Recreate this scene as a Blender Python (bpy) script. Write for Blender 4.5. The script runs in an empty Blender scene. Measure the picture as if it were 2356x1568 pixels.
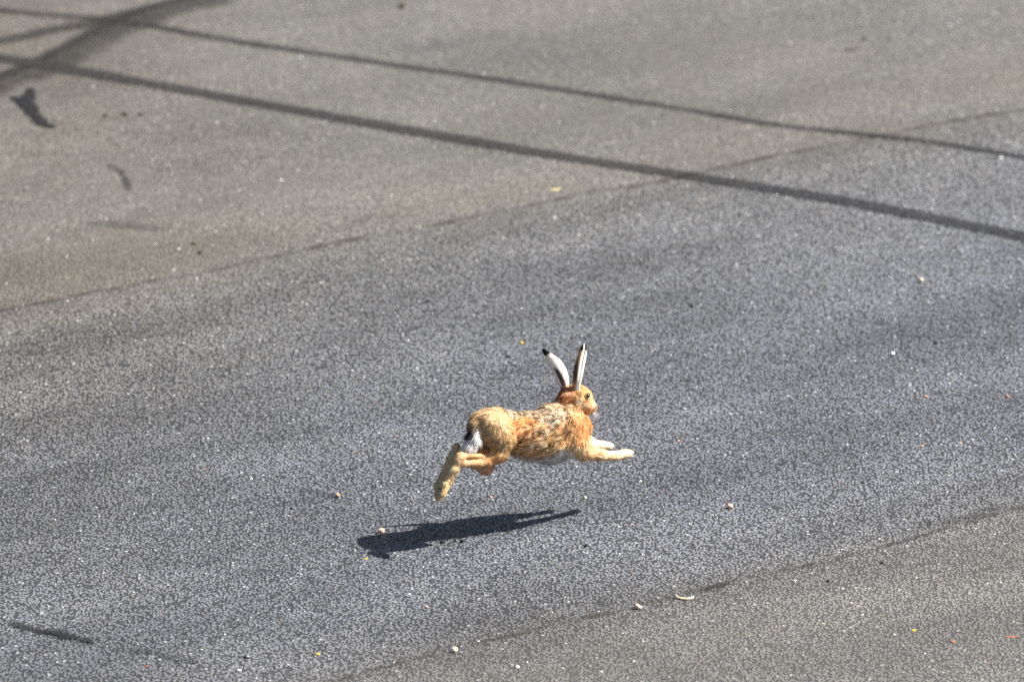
import bpy, math, random
import numpy as np
from mathutils import Vector, Matrix
from mathutils.bvhtree import BVHTree

random.seed(7)
rng = np.random.default_rng(11)
scene = bpy.context.scene
COL = scene.collection

# ------------------------------------------------------------------ camera
PITCH = math.radians(18.0)
FPX = 19633.0                      # 300 mm lens, in units of a 2356 px wide picture
DIST = 31.3
CF = np.array([0, math.cos(PITCH), -math.sin(PITCH)])
CR = np.array([1.0, 0, 0])
CU = np.array([0, math.sin(PITCH), math.cos(PITCH)])
def ray(u, v):
    return CF + (u - 1178) / FPX * CR + (784 - v) / FPX * CU
CAM = -ray(1230, 1218) * DIST
cam_data = bpy.data.cameras.new('camera')
cam = bpy.data.objects.new('camera', cam_data); COL.objects.link(cam)
cam.location = CAM
cam.rotation_euler = (math.pi / 2 - PITCH, 0, 0)
cam_data.sensor_width = 36.0
cam_data.lens = 36.0 * FPX / 2356
cam_data.clip_start = 0.5; cam_data.clip_end = 2000
cam_data.dof.use_dof = True
cam_data.dof.focus_distance = DIST - 0.1
cam_data.dof.aperture_fstop = 2.2
scene.camera = cam
scene.render.engine = 'CYCLES'; scene.cycles.use_denoising = False
scene.render.resolution_x = 1024; scene.render.resolution_y = 681

# ------------------------------------------------------------------ sky, sun, exposure
SHADOW = np.array([-0.88, -0.05, -1.0])      # way the sunlight travels
SUNV = -SHADOW / np.linalg.norm(SHADOW)
world = bpy.data.worlds.new('World'); scene.world = world; world.use_nodes = True
wn = world.node_tree.nodes; wl = world.node_tree.links
bg = wn['Background']
sky = wn.new('ShaderNodeTexSky'); sky.sky_type = 'NISHITA'; sky.sun_disc = False; sky.dust_density = 2.5; sky.air_density = 0.8
sky.sun_elevation = math.asin(SUNV[2]); sky.sun_rotation = math.atan2(SUNV[0], SUNV[1])
wl.new(sky.outputs[0], bg.inputs[0]); bg.inputs[1].default_value = 0.05
sun_d = bpy.data.lights.new('sun', 'SUN'); sun_d.energy = 5.0; sun_d.angle = math.radians(0.5)
sun_d.color = (1.0, 0.955, 0.88)
sun = bpy.data.objects.new('sun', sun_d); COL.objects.link(sun)
sun.rotation_euler = Vector(SHADOW).to_track_quat('-Z', 'Y').to_euler()
sun.location = (6, 1, 8)
scene.view_settings.view_transform = 'Standard'; scene.view_settings.look = 'None'
scene.view_settings.gamma = 1.0; scene.view_settings.use_curve_mapping = False
scene.view_settings.exposure = 1.40

# ------------------------------------------------------------------ helpers
def ground(u, v, z=0.0):
    """pixel of the 2356x1568 photograph -> point on the road"""
    d = ray(u, v); t = (z - CAM[2]) / d[2]
    return CAM + d * t
def lin(c):
    c = np.asarray(c, float) / 255.0
    return np.where(c <= 0.04045, c / 12.92, ((c + 0.055) / 1.055) ** 2.4)
def tag(o, label=None, cat=None, group=None, kind=None):
    if label: o['label'] = label
    if cat: o['category'] = cat
    if group: o['group'] = group
    if kind: o['kind'] = kind
    return o
def mesh_obj(name, verts, faces, mat=None, parent=None, smooth=True):
    me = bpy.data.meshes.new(name)
    me.from_pydata([tuple(map(float, v)) for v in verts], [], faces)
    if smooth: me.polygons.foreach_set('use_smooth', [True] * len(me.polygons))
    me.update()
    o = bpy.data.objects.new(name, me); COL.objects.link(o)
    if mat: me.materials.append(mat)
    if parent: o.parent = parent
    return o
def fast_mesh(name, verts, tris, mat=None, parent=None):
    me = bpy.data.meshes.new(name)
    nv, nt = len(verts), len(tris)
    me.vertices.add(nv); me.vertices.foreach_set('co', np.asarray(verts, np.float32).ravel())
    me.loops.add(nt * 3); me.loops.foreach_set('vertex_index', np.asarray(tris, np.int32).ravel())
    me.polygons.add(nt); me.polygons.foreach_set('loop_start', np.arange(0, nt * 3, 3, dtype=np.int32))
    me.polygons.foreach_set('use_smooth', np.ones(nt, bool))
    me.update(calc_edges=True); me.validate()
    o = bpy.data.objects.new(name, me); COL.objects.link(o)
    if mat: me.materials.append(mat)
    if parent: o.parent = parent
    return o
def set_colors(o, cols):
    a = o.data.color_attributes.new('coat', 'FLOAT_COLOR', 'POINT')
    c = np.ones((len(cols), 4), np.float32); c[:, :3] = cols
    a.data.foreach_set('color', c.ravel())

class NT:
    """small node-tree writer"""
    def __init__(self, tree): self.t = tree
    def n(self, kind, **kw):
        nd = self.t.nodes.new(kind)
        for k, v in kw.items():
            if k.startswith('i_'): nd.inputs[int(k[2:])].default_value = v
            else: setattr(nd, k, v)
        return nd
    def link(self, a, b): self.t.links.new(a, b)
    def val(self, sock, x):
        if isinstance(x, (int, float, tuple, list)): sock.default_value = x
        else: self.t.links.new(x, sock)
    def math(self, op, a, b=0.0, c=0.0, clamp=False):
        nd = self.n('ShaderNodeMath', operation=op, use_clamp=clamp)
        self.val(nd.inputs[0], a); self.val(nd.inputs[1], b); self.val(nd.inputs[2], c)
        return nd.outputs[0]
    def vmath(self, op, a, b=(0, 0, 0)):
        nd = self.n('ShaderNodeVectorMath', operation=op)
        self.val(nd.inputs[0], a); self.val(nd.inputs[1], b)
        return nd.outputs['Value'] if op in ('DOT_PRODUCT', 'LENGTH') else nd.outputs[0]
    def mix(self, f, a, b, blend='MIX'):
        nd = self.n('ShaderNodeMix', data_type='RGBA', blend_type=blend)
        self.val(nd.inputs[0], f); self.val(nd.inputs[6], a); self.val(nd.inputs[7], b)
        return nd.outputs[2]
    def ramp(self, x, lo, hi, a=0.0, b=1.0):
        nd = self.n('ShaderNodeMapRange', interpolation_type='SMOOTHSTEP')
        self.val(nd.inputs[0], x); self.val(nd.inputs[1], lo); self.val(nd.inputs[2], hi)
        self.val(nd.inputs[3], a); self.val(nd.inputs[4], b)
        return nd.outputs[0]
    def noise(self, vec, scale, detail=3.0, rough=0.55, dims='3D'):
        nd = self.n('ShaderNodeTexNoise', noise_dimensions=dims)
        self.val(nd.inputs['Vector'], vec); self.val(nd.inputs['Scale'], scale)
        nd.inputs['Detail'].default_value = detail; nd.inputs['Roughness'].default_value = rough
        return nd.outputs[0]
    def voro(self, vec, scale, feature='F1', rnd=1.0):
        nd = self.n('ShaderNodeTexVoronoi', voronoi_dimensions='2D', feature=feature)
        self.val(nd.inputs['Vector'], vec); nd.inputs['Scale'].default_value = scale
        nd.inputs['Randomness'].default_value = rnd
        return nd
    def sep(self, v):
        nd = self.n('ShaderNodeSeparateXYZ'); self.val(nd.inputs[0], v); return nd.outputs
def new_mat(name):
    m = bpy.data.materials.new(name); m.use_nodes = True
    b = m.node_tree.nodes['Principled BSDF']
    return m, NT(m.node_tree), b
def g3(c): return (float(c[0]), float(c[1]), float(c[2]), 1.0)

# ------------------------------------------------------------------ asphalt
def line_frame(pa, pb):
    a = ground(*pa); b = ground(*pb); d = (b - a)[:2]; d /= np.linalg.norm(d)
    return a, np.array([-d[1], d[0], 0.0]), np.array([d[0], d[1], 0.0])   # origin, normal (away side), along
J1 = line_frame((0, 716), (2356, 246))
J2 = line_frame((780, 1562), (2356, 1168))

def signed(nt, pos, J):
    a, n, _ = J
    return nt.math('SUBTRACT', nt.vmath('DOT_PRODUCT', pos, tuple(n)), float(np.dot(a, n)))

def asphalt_nodes(nt, bsdf, darken=None):
    """aggregate stones in dark binder, lane tints and seams; darken = rubber factor 0..1"""
    pos = nt.n('ShaderNodeNewGeometry').outputs['Position']
    # --- wobble so seams are not ruler straight
    wob = nt.math('MULTIPLY', nt.math('SUBTRACT', nt.noise(pos, 1.3, 4.0), 0.5), 0.16)
    wob2 = nt.math('MULTIPLY', nt.math('SUBTRACT', nt.noise(pos, 22.0, 3.0), 0.5), 0.05)
    s1 = nt.math('ADD', nt.math('ADD', signed(nt, pos, J1), wob), wob2)
    s2 = nt.math('ADD', nt.math('ADD', signed(nt, pos, J2), wob), wob2)
    beyond = nt.ramp(s1, -0.45, 0.25)
    before = nt.ramp(s2, 0.30, -0.35)
    # --- aggregate
    wv = nt.n('ShaderNodeTexNoise'); nt.link(pos, wv.inputs['Vector']); wv.inputs['Scale'].default_value = 160; wv.inputs['Detail'].default_value = 1
    warp = nt.vmath('MULTIPLY', nt.vmath('SUBTRACT', wv.outputs['Color'], (0.5, 0.5, 0.5)), (0.005, 0.005, 0.0))
    p2 = nt.vmath('ADD', pos, warp)
    v1 = nt.voro(p2, 84.0); v2 = nt.voro(p2, 175.0)
    c1 = nt.sep(v1.outputs['Color']); c2 = nt.sep(v2.outputs['Color'])
    d1 = v1.outputs['Distance']; d2 = v2.outputs['Distance']
    stone1 = nt.ramp(d1, 0.54, 0.34)
    stone2 = nt.ramp(d2, 0.55, 0.30)
    big = nt.math('GREATER_THAN', c1[2], 0.27)          # the rest of the cells are pits with fine grit
    stone_a = nt.math('MULTIPLY', stone1, big)
    tone = nt.math('ADD', 0.112, nt.math('MULTIPLY', c1[0], 0.085))
    tone2 = nt.math('ADD', 0.012, nt.math('MULTIPLY', c2[0], 0.075))
    grit = nt.mix(stone2, (0.013, 0.013, 0.014, 1), (1, 1, 1, 1))
    g2 = nt.n('ShaderNodeCombineColor'); [nt.link(tone2, g2.inputs[i]) for i in range(3)]
    grit = nt.mix(stone2, (0.013, 0.013, 0.014, 1), g2.outputs[0])
    g1 = nt.n('ShaderNodeCombineColor'); [nt.link(tone, g1.inputs[i]) for i in range(3)]
    # stones differ a little in hue: bluish basalt to warm granite
    hue = nt.mix(c1[1], (0.93, 0.98, 1.07, 1), (1.08, 1.0, 0.91, 1))
    st = nt.mix(1.0, g1.outputs[0], hue, 'MULTIPLY')
    pale = nt.math('GREATER_THAN', c1[0], 0.992)
    st = nt.mix(pale, st, (0.50, 0.49, 0.47, 1))
    rust = nt.math('MULTIPLY', nt.math('GREATER_THAN', c1[1], 0.999), nt.math('LESS_THAN', c1[0], 0.6))
    st = nt.mix(rust, st, (0.26, 0.13, 0.08, 1))
    col = nt.mix(stone_a, grit, st)
    # --- large tone: traffic polish along the lane, dust, patches
    along = J1[2]; nrm = J1[1]
    lu = nt.vmath('DOT_PRODUCT', pos, tuple(along)); lv = nt.vmath('DOT_PRODUCT', pos, tuple(nrm))
    cc = nt.n('ShaderNodeCombineXYZ'); nt.link(nt.math('MULTIPLY', lu, 0.28), cc.inputs[0]); nt.link(lv, cc.inputs[1])
    streak = nt.noise(cc.outputs[0], 1.5, 4.0, 0.6)
    patch = nt.noise(pos, 0.9, 3.0, 0.6)
    fine = nt.noise(pos, 9.0, 3.0, 0.6)
    blot = nt.math('MULTIPLY', nt.math('SUBTRACT', nt.noise(pos, 26.0, 4.0, 0.65), 0.5), nt.math('ADD', 0.45, nt.math('MULTIPLY', beyond, 0.5)))
    tone_f = nt.math('ADD', blot, nt.math('ADD', nt.ramp(streak, 0.3, 0.7, 0.72, 1.24), nt.math('MULTIPLY', nt.math('SUBTRACT', nt.noise(pos, 2.3, 5.0, 0.65), 0.5), 0.5)), nt.math('ADD', 0.0, nt.math('MULTIPLY', nt.math('SUBTRACT', fine, 0.5), 0.35)))
    tf = nt.n('ShaderNodeCombineColor'); [nt.link(tone_f, tf.inputs[i]) for i in range(3)]
    col = nt.mix(1.0, col, tf.outputs[0], 'MULTIPLY')
    dust = nt.math('MULTIPLY', beyond, nt.ramp(patch, 0.25, 0.62, 0.35, 0.85))
    col = nt.mix(dust, col, nt.mix(1.0, nt.mix(0.45, col, (0.118, 0.114, 0.107, 1)), (1.03, 1.0, 0.94, 1), 'MULTIPLY'))
    col = nt.mix(nt.math('MULTIPLY', before, 0.8), col, nt.mix(1.0, nt.mix(0.3, col, (0.11, 0.108, 0.103, 1)), (1.02, 1.0, 0.96, 1), 'MULTIPLY'))
    lane = nt.math('MULTIPLY', nt.ramp(s1, 0.3, -2.2), nt.ramp(s2, -0.5, 0.9))
    col = nt.mix(lane, col, nt.mix(1.0, col, (0.85, 0.912, 1.035, 1), 'MULTIPLY'))
    # brown dirt gathers in a band on the far side of the first seam
    band = nt.math('MULTIPLY', nt.ramp(nt.math('ABSOLUTE', nt.math('SUBTRACT', s1, 0.28)), 0.55, 0.0), nt.ramp(patch, 0.35, 0.65, 0.25, 0.75))
    col = nt.mix(band, col, nt.mix(1.0, col, (1.03, 0.99, 0.89, 1), 'MULTIPLY'))
    # two broad areas at the left, tinted browner and darker
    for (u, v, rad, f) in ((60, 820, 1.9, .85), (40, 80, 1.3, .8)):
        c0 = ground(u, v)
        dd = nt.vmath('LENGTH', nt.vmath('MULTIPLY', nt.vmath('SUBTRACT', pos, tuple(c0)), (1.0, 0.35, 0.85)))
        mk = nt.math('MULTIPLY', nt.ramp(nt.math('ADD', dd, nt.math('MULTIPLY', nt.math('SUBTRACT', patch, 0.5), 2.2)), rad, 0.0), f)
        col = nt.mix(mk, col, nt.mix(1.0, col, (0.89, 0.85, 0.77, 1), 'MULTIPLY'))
    # seams: broken dark brown cracks
    brk = nt.noise(pos, 5.0, 3.0, 0.65); grooves = []
    for s, w, f in ((s1, 0.024, 0.95), (s2, 0.018, 0.95)):
        line = nt.math('MULTIPLY', nt.ramp(nt.math('ABSOLUTE', s), w * 1.5, w * 0.3), nt.math('MULTIPLY', nt.ramp(brk, 0.44, 0.56, f * 0.4, f), nt.ramp(fine, 0.35, 0.6, 0.35, 1.0)))
        col = nt.mix(line, col, (0.026, 0.020, 0.015, 1)); grooves.append(line)
    rough = nt.ramp(c1[0], 0.0, 1.0, 0.55, 0.85)
    if darken is not None:
        col = nt.mix(darken, col, (0.012, 0.012, 0.014, 1))
    nt.link(col, bsdf.inputs['Base Color']); nt.val(bsdf.inputs['Roughness'], rough)
    bsdf.inputs['Specular IOR Level'].default_value = 0.35
    # --- relief
    dome1 = nt.math('MULTIPLY', nt.math('SUBTRACT', 1.0, nt.math('POWER', nt.math('MINIMUM', nt.math('MULTIPLY', d1, 1.6), 1.0), 2.0)), nt.math('ADD', nt.math('MULTIPLY', big, 0.8), 0.2))
    tilt = nt.math('MULTIPLY', dome1, nt.math('ADD', 0.55, c1[1]))
    h = nt.math('ADD', nt.math('MULTIPLY', tilt, 0.0050), nt.math('MULTIPLY', nt.math('SUBTRACT', 1.0, d2), 0.0016))
    h = nt.math('ADD', h, nt.math('MULTIPLY', nt.noise(pos, 420.0, 2.0), 0.0010))
    for ln_ in grooves: h = nt.math('SUBTRACT', h, nt.math('MULTIPLY', ln_, 0.006))
    bp = nt.n('ShaderNodeBump'); bp.inputs['Strength'].default_value = 0.85; bp.inputs['Distance'].default_value = 1.0
    nt.link(h, bp.inputs['Height']); nt.link(bp.outputs[0], bsdf.inputs['Normal'])
    return pos

m_asphalt, nt, b = new_mat('asphalt')
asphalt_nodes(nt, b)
R = 300.0
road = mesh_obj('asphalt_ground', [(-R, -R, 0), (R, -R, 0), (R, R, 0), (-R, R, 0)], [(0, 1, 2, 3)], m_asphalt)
tag(road, kind='structure')

# ------------------------------------------------------------------ tyre marks and stains on the road
def mark_mat(name, strength, edge, breakup, scale, dark=0.78, end=0.35):
    m, nt, b = new_mat(name)
    asphalt_nodes(nt, b, darken=dark)
    b.inputs['Specular IOR Level'].default_value = 0.15
    uv = nt.n('ShaderNodeUVMap').outputs[0]
    s = nt.sep(uv)
    pos = nt.n('ShaderNodeNewGeometry').outputs['Position']
    nz = nt.math('ADD', nt.math('MULTIPLY', nt.math('SUBTRACT', nt.noise(pos, scale, 4.0, 0.65), 0.5), breakup), nt.math('MULTIPLY', nt.math('SUBTRACT', nt.noise(pos, 85.0, 2.0, 0.6), 0.5), 1.3))
    across = nt.math('ABSOLUTE', nt.math('SUBTRACT', nt.math('MULTIPLY', s[1], 2.0), 1.0))
    across = nt.math('ADD', across, nt.math('ADD', nt.ramp(s[0], 0.0, end, 1.1, 0.0), nt.ramp(s[0], 1.0, 1.0 - end, 1.1, 0.0)))
    a = nt.ramp(nt.math('ADD', across, nz), 1.0, 1.0 - edge)
    ends = nt.math('MULTIPLY', nt.ramp(s[0], 0.0, 0.12), nt.ramp(s[0], 1.0, 0.88))
    long_n = nt.ramp(nt.noise(pos, 2.6, 4.0, 0.6), 0.32, 0.64, 0.66, 1.08)
    vary = nt.ramp(nt.noise(pos, 95.0, 3.0, 0.7), 0.3, 0.7, 0.62, 1.2)
    al = nt.math('MULTIPLY', nt.math('MULTIPLY', nt.math('MULTIPLY', a, ends), nt.math('MULTIPLY', long_n, vary)), strength, clamp=True)
    tr = nt.n('ShaderNodeBsdfTransparent'); mx = nt.n('ShaderNodeMixShader')
    nt.link(al, mx.inputs[0]); nt.link(tr.outputs[0], mx.inputs[1]); nt.link(b.outputs[0], mx.inputs[2])
    nt.link(mx.outputs[0], m.node_tree.nodes['Material Output'].inputs[0])
    return m
M_RUB = mark_mat('tyre_rubber', 1.22, 0.75, 0.6, 36.0, 0.76, .05)
M_RUB2 = mark_mat('tyre_rubber_worn', 0.80, 0.85, 0.9, 26.0, .76, .05)
M_SMEAR = mark_mat('rubber_smear', 0.66, 0.7, 0.8, 7.0, 0.72, .05)
M_FAINT = mark_mat('faint_scuff', 0.33, 0.95, 1.2, 12.0)
M_TAR = mark_mat('tar_stain', 1.6, 0.9, 2.0, 18.0, 0.97, .12)
M_BROKEN = mark_mat('broken_stain', 0.55, 0.95, 3.0, 16.0, 0.85, .15)
M_SKID = mark_mat('skid_scuff', 1.1, 0.95, 2.2, 22.0, 0.93, .15)
layer = [0]
def strip(name, pts, mat, label, cat='mark'):
    """pts: (u, v, width in metres) along the mark"""
    layer[0] += 1; z = 0.0012 + 0.0006 * layer[0]
    P = [np.append(ground(u, v)[:2], z) for u, v, _ in pts]; W = [p[2] for p in pts]
    # resample with Catmull-Rom
    Q, V = [], []
    for i in range(len(P) - 1):
        p0, p1, p2, p3 = P[max(i - 1, 0)], P[i], P[i + 1], P[min(i + 2, len(P) - 1)]
        for k in range(8):
            t = k / 8
            Q.append(0.5 * ((2 * p1) + (p2 - p0) * t + (2 * p0 - 5 * p1 + 4 * p2 - p3) * t * t + (3 * p1 - p0 - 3 * p2 + p3) * t ** 3))
            V.append(W[i] * (1 - t) + W[i + 1] * t)
    Q.append(P[-1]); V.append(W[-1])
    vs, fs, uvs = [], [], []
    for i, q in enumerate(Q):
        d = Q[min(i + 1, len(Q) - 1)] - Q[max(i - 1, 0)]; d /= np.linalg.norm(d)
        n = np.array([-d[1], d[0], 0])
        w = V[i] * 0.5
        vs += [q - n * w, q + n * w]; uvs += [(i / (len(Q) - 1), 0), (i / (len(Q) - 1), 1)]
        if i: fs.append((2 * i - 2, 2 * i, 2 * i + 1, 2 * i - 1))
    o = mesh_obj(name, vs, fs, mat, smooth=False)
    ul = o.data.uv_layers.new(name='UVMap')
    for l in o.data.loops: ul.data[l.index].uv = uvs[l.vertex_index]
    tag(o, kind='structure')
    o['label'] = label
    return o
strip('tyre_mark', [(-160, 266, .29), (0, 192, .29), (100, 152, .29), (200, 104, .29), (290, 56, .29), (400, 18, .29), (560, -14, .29)], M_SMEAR,
      'wide blue-grey rubber smear crossing both dark tyre marks')
strip('tyre_mark', [(-160, 232, .10), (0, 176, .10), (90, 140, .10), (180, 92, .10), (280, 40, .10), (380, 8, .10), (520, -22, .10)], M_RUB2,
      'darker streak along the edge of the wide rubber smear')
strip('tyre_mark', [(-260, 95, .17), (0, 134, .17), (350, 195, .15), (700, 258, .15), (1178, 342, .15), (1560, 402, .14), (1900, 456, .15), (2130, 500, .15), (2356, 546, .15), (2700, 620, .15)], M_RUB,
      'broad dark tyre mark crossing the grey asphalt')
strip('tyre_mark', [(-260, -8, .13), (0, 25, .13), (290, 52, .12), (520, 92, .11), (790, 133, .11), (1178, 190, .11), (1560, 250, .10), (1800, 290, .10), (2080, 320, .10), (2356, 362, .10), (2700, 420, .1)], M_RUB2,
      'narrower fainter tyre mark running beside the broad one')
strip('tyre_mark', [(-120, 110, .16), (0, 96, .16), (110, 72, .15), (230, 50, .16), (330, 22, .14)], M_SMEAR,
      'short rubber smear joining the far tyre mark')
strip('tar_stain', [(18, 222, .05), (40, 229, .08), (58, 236, .11), (70, 250, .09), (80, 266, .09), (92, 282, .08), (112, 291, .05), (140, 296, .05)], M_TAR, 'bent black tar stain on the brownish asphalt')
strip('tar_stain', [(48, 252, .05), (62, 232, .09), (69, 216, .06), (72, 202, .04)], M_TAR, 'short black spur of the bent tar stain')
strip('tar_stain', [(242, 380, .05), (262, 386, .05), (284, 404, .05), (294, 428, .05), (300, 445, .03)], M_BROKEN, 'small curved dark stain below the bent tar stain')
strip('scuff_mark', [(150, 508, .12), (240, 516, .14), (340, 524, .14), (470, 534, .1)], M_FAINT, 'faint grey scuff on the brownish asphalt')
strip('scuff_mark', [(2, 1428, .05), (50, 1443, .07), (120, 1458, .08), (180, 1470, .07), (225, 1482, .03)], M_SKID, 'black skid scuff beside a fainter row of scuffs')
strip('scuff_mark', [(290, 1495, .05), (330, 1500, .06), (380, 1510, .05), (420, 1520, .07), (470, 1526, .04)], M_BROKEN, 'fainter broken scuff continuing the black skid scuff')
strip('scuff_mark', [(640, 1118, .05), (700, 1128, .07), (770, 1145, .08), (850, 1172, .06)], M_FAINT, 'faint dark scuff above the pink pebble')
strip('scuff_mark', [(2060, 1196, .08), (2150, 1204, .10), (2240, 1190, .12), (2310, 1165, .12), (2420, 1140, .10)], M_FAINT, 'dark worn patch on the second paving seam')
strip('scuff_mark', [(1580, 1366, .04), (1605, 1362, .06), (1640, 1353, .05), (1690, 1340, .03)], M_BROKEN, 'dark smudge beside the pale curved twig')
strip('scuff_mark', [(520, 1330, .0), (560, 1320, .1), (640, 1318, .12), (760, 1300, .1)], M_FAINT, 'barely visible scuff below the shadow')

# ------------------------------------------------------------------ the hare: solid body
PSI = math.radians(32.0)
HF = np.array([math.cos(PSI), math.sin(PSI), 0]); HL = np.array([-math.sin(PSI), math.cos(PSI), 0]); HZ = np.array([0, 0, 1.0])
ZX = 0.5752 / 2.24
def zpix(x, y): return (1700 / 4096 * 2356 + x * ZX, 1340 / 4096 * 2356 + y * ZX)
def to_hare(p): p = np.asarray(p); return np.array([p @ HF, p @ HL, p @ HZ])
def P(x, y, Y=0.0):
    """study-crop pixel + sideways offset from the hare's mid plane -> hare space"""
    d = ray(*zpix(x, y)); t = (Y - CAM @ HL) / (d @ HL)
    return to_hare(CAM + d * t)
UZ = 4.1e-4                                    # metres per study-crop pixel

# (a, b, ra, rb, smooth, side squeeze, flow, fur length, density)
PR = []
def cap(a, b, ra, rb, k=0.02, sy=1.0, flow=None, fl=0.010, lift=0.35):
    PR.append(dict(a=np.array(a), b=np.array(b), ra=ra, rb=rb, k=k, sy=sy, flow=flow, fl=fl, lift=lift))
BACK = (-1, 0, -0.18)
# trunk
cap(P(530, 850), P(615, 840), .060, .066, .03, .80, BACK, .010, .25)      # pelvis
cap(P(615, 840), P(780, 872), .066, .060, .03, .72, BACK, .012, .3)
cap(P(780, 872), P(960, 908), .061, .075, .03, .77, BACK, .016, .42)
cap(P(960, 908), P(1150, 900), .075, .088, .03, .74, BACK, .018, .45)
cap(P(1150, 900), P(1275, 860), .088, .076, .03, .71, BACK, .016, .4)
cap(P(1275, 860), P(1350, 850), .074, .050, .03, .85, BACK, .012, .35)    # breast
cap(P(1130, 720), P(1230, 660), .034, .030, .04, 1.1, BACK, .013, .45)    # withers
cap(P(1275, 770), P(1305, 655), .058, .040, .03, .85, (-.6, 0, -.9), .012, .35)      # neck
cap(P(1262, 540), P(1268, 610), .024, .030, .02, .95, (-.7, 0, -.7), .009, .35)      # nape
# head
cap(P(1300, 575), P(1355, 545), .036, .038, .02, .84, (-1, 0, .1), .008, .3)
cap(P(1355, 545), P(1425, 545), .038, .030, .02, .86, (-1, 0, .5), .005, .22)
cap(P(1395, 590), P(1460, 635), .030, .022, .02, .95, (-1, 0, .3), .005, .22)
cap(P(1430, 565), P(1500, 640), .024, .0150, .014, .9, (-.8, 0, .7), .004, .18)
cap(P(1494, 640), P(1506, 660), .0145, .0125, .010, 1.05, (-.8, 0, .3), .004, .2)
cap(P(1468, 672), P(1488, 690), .012, .009, .010, 1.0, (-.8, 0, -.4), .005, .25)       # chin
for s in (-1, 1):
    cap(P(1410, 607) + np.array([0, s * .014, 0]), P(1440, 640) + np.array([0, s * .012, 0]), .018, .013, .014, 1, (-1, 0, .1), .006, .25)   # cheek
    cap(P(1418, 517) + np.array([0, s * .020, 0]), P(1424, 552) + np.array([0, s * .021, 0]), .0105, .0095, .010, 1, (-1, 0, .4), .003, .15) # brow
# near (right) hind leg
cap(P(600, 805, -.036), P(688, 930, -.058), .042, .050, .012, .8, (-.35, 0, -1), .010, .22)
cap(P(688, 930, -.058), P(672, 1050, -.066), .050, .030, .012, .8, (-.35, 0, -1), .009, .22)
cap(P(672, 1060, -.064), P(560, 1125, -.062), .030, .022, .018, .9, (-1, 0, -.1), .007, .2)
cap(P(560, 1140, -.062), P(345, 1150, -.056), .0185, .0125, .010, 1, (-1, 0, -.05), .005, .18)
cap(P(590, 1085, -.060), P(325, 1080, -.056), .0105, .0095, .005, 1, (-1, 0, 0), .004, .18)      # Achilles tendon
cap(P(345, 1145, -.056), P(300, 1120, -.056), .0130, .0150, .010, 1, (-1, 0, 0), .004, .18)
cap(P(318, 1090, -.056), P(258, 1205, -.054), .0160, .0165, .012, 1.0, (-.45, 0, -1), .007, .25)
cap(P(258, 1205, -.054), P(188, 1330, -.052), .0165, .0180, .012, 1.1, (-.45, 0, -1), .007, .25)
for dy, x2, y2, r in ((-.014, 165, 1425, .0105), (.000, 125, 1448, .0125), (.012, 112, 1425, .0105)):
    cap(P(188, 1330, -.052 + dy * .7), P(x2, y2, -.052 + dy * 1.7), .0115, r * .92, .003, 1, (-.4, 0, -1), .007, .25)
# far (left) hind leg
cap(P(500, 800, .035), P(520, 960, .05), .046, .048, .025, .8, (-.35, 0, -1), .010, .22)
cap(P(520, 960, .05), P(545, 1165, .05), .046, .028, .022, .8, (-.35, 0, -1), .009, .22)
cap(P(545, 1180, .05), P(440, 1140, .045), .026, .020, .016, .9, (-1, 0, .1), .006, .2)
cap(P(440, 1140, .045), P(300, 1050, .035), .020, .014, .012, 1, (-1, 0, .2), .005, .18)
cap(P(284, 1003, .035), P(236, 1120, .026), .0150, .0150, .012, 1.0, (-.45, 0, -1), .007, .25)
cap(P(236, 1120, .026), P(158, 1288, .018), .0150, .0165, .012, 1.1, (-.45, 0, -1), .007, .25)
for dy, x2, y2, r in ((-.014, 144, 1368, .0095), (.0, 108, 1375, .011), (.012, 98, 1345, .0095)):
    cap(P(158, 1288, .018 + dy * .7), P(x2, y2, .012 + dy * 1.7), .0115, r * .92, .003, 1, (-.4, 0, -1), .007, .25)
# near (right) fore leg
cap(P(1310, 810, -.042), P(1350, 960, -.052), .040, .038, .014, .75, (-.35, 0, -1), .011, .3)
cap(P(1350, 970, -.050), P(1410, 1040, -.044), .038, .030, .025, .85, (.6, 0, -.6), .010, .3)
cap(P(1410, 1040, -.044), P(1560, 1072, -.030), .028, .0195, .02, .9, (1, 0, -.15), .008, .25)
cap(P(1560, 1074, -.030), P(1700, 1084, -.014), .0195, .0160, .014, .95, (1, 0, -.1), .006, .22)
cap(P(1700, 1084, -.014), P(1790, 1065, -.006), .0165, .0175, .012, 1.05, (1, 0, .2), .006, .22)
for dy, x2, y2, r in ((-.012, 1822, 1077, .0095), (.0, 1840, 1058, .0105), (.012, 1828, 1043, .0095)):
    cap(P(1780, 1065, -.006 + dy * .6), P(x2, y2, -.003 + dy), .0120, r, .004, 1, (1, 0, .3), .005, .22)
# far (left) fore leg
cap(P(1300, 830, .04), P(1370, 930, .045), .044, .038, .03, .75, (-.35, 0, -1), .011, .3)
cap(P(1370, 930, .045), P(1460, 975, .04), .034, .024, .02, .85, (1, 0, -.2), .008, .28)
cap(P(1460, 975, .04), P(1580, 990, .036), .023, .0150, .014, .95, (1, 0, -.1), .006, .22)
cap(P(1580, 990, .036), P(1630, 992, .036), .0150, .0155, .012, 1, (1, 0, .1), .006, .22)
for dy, x2, y2, r in ((-.010, 1655, 1003, .009), (.0, 1664, 992, .010), (.010, 1656, 984, .009)):
    cap(P(1625, 992, .036 + dy * .4), P(x2, y2, .036 + dy), .0115, r, .006, 1, (1, 0, .1), .005, .22)
# tail
cap(P(462, 810, -.006), P(442, 920, -.022), .020, .021, .010, 1.0, (-.35, 0, -1), .019, .55)
cap(P(442, 920, -.022), P(400, 990, -.030), .021, .013, .008, 1, (-.4, 0, -1), .022, .5)

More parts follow.
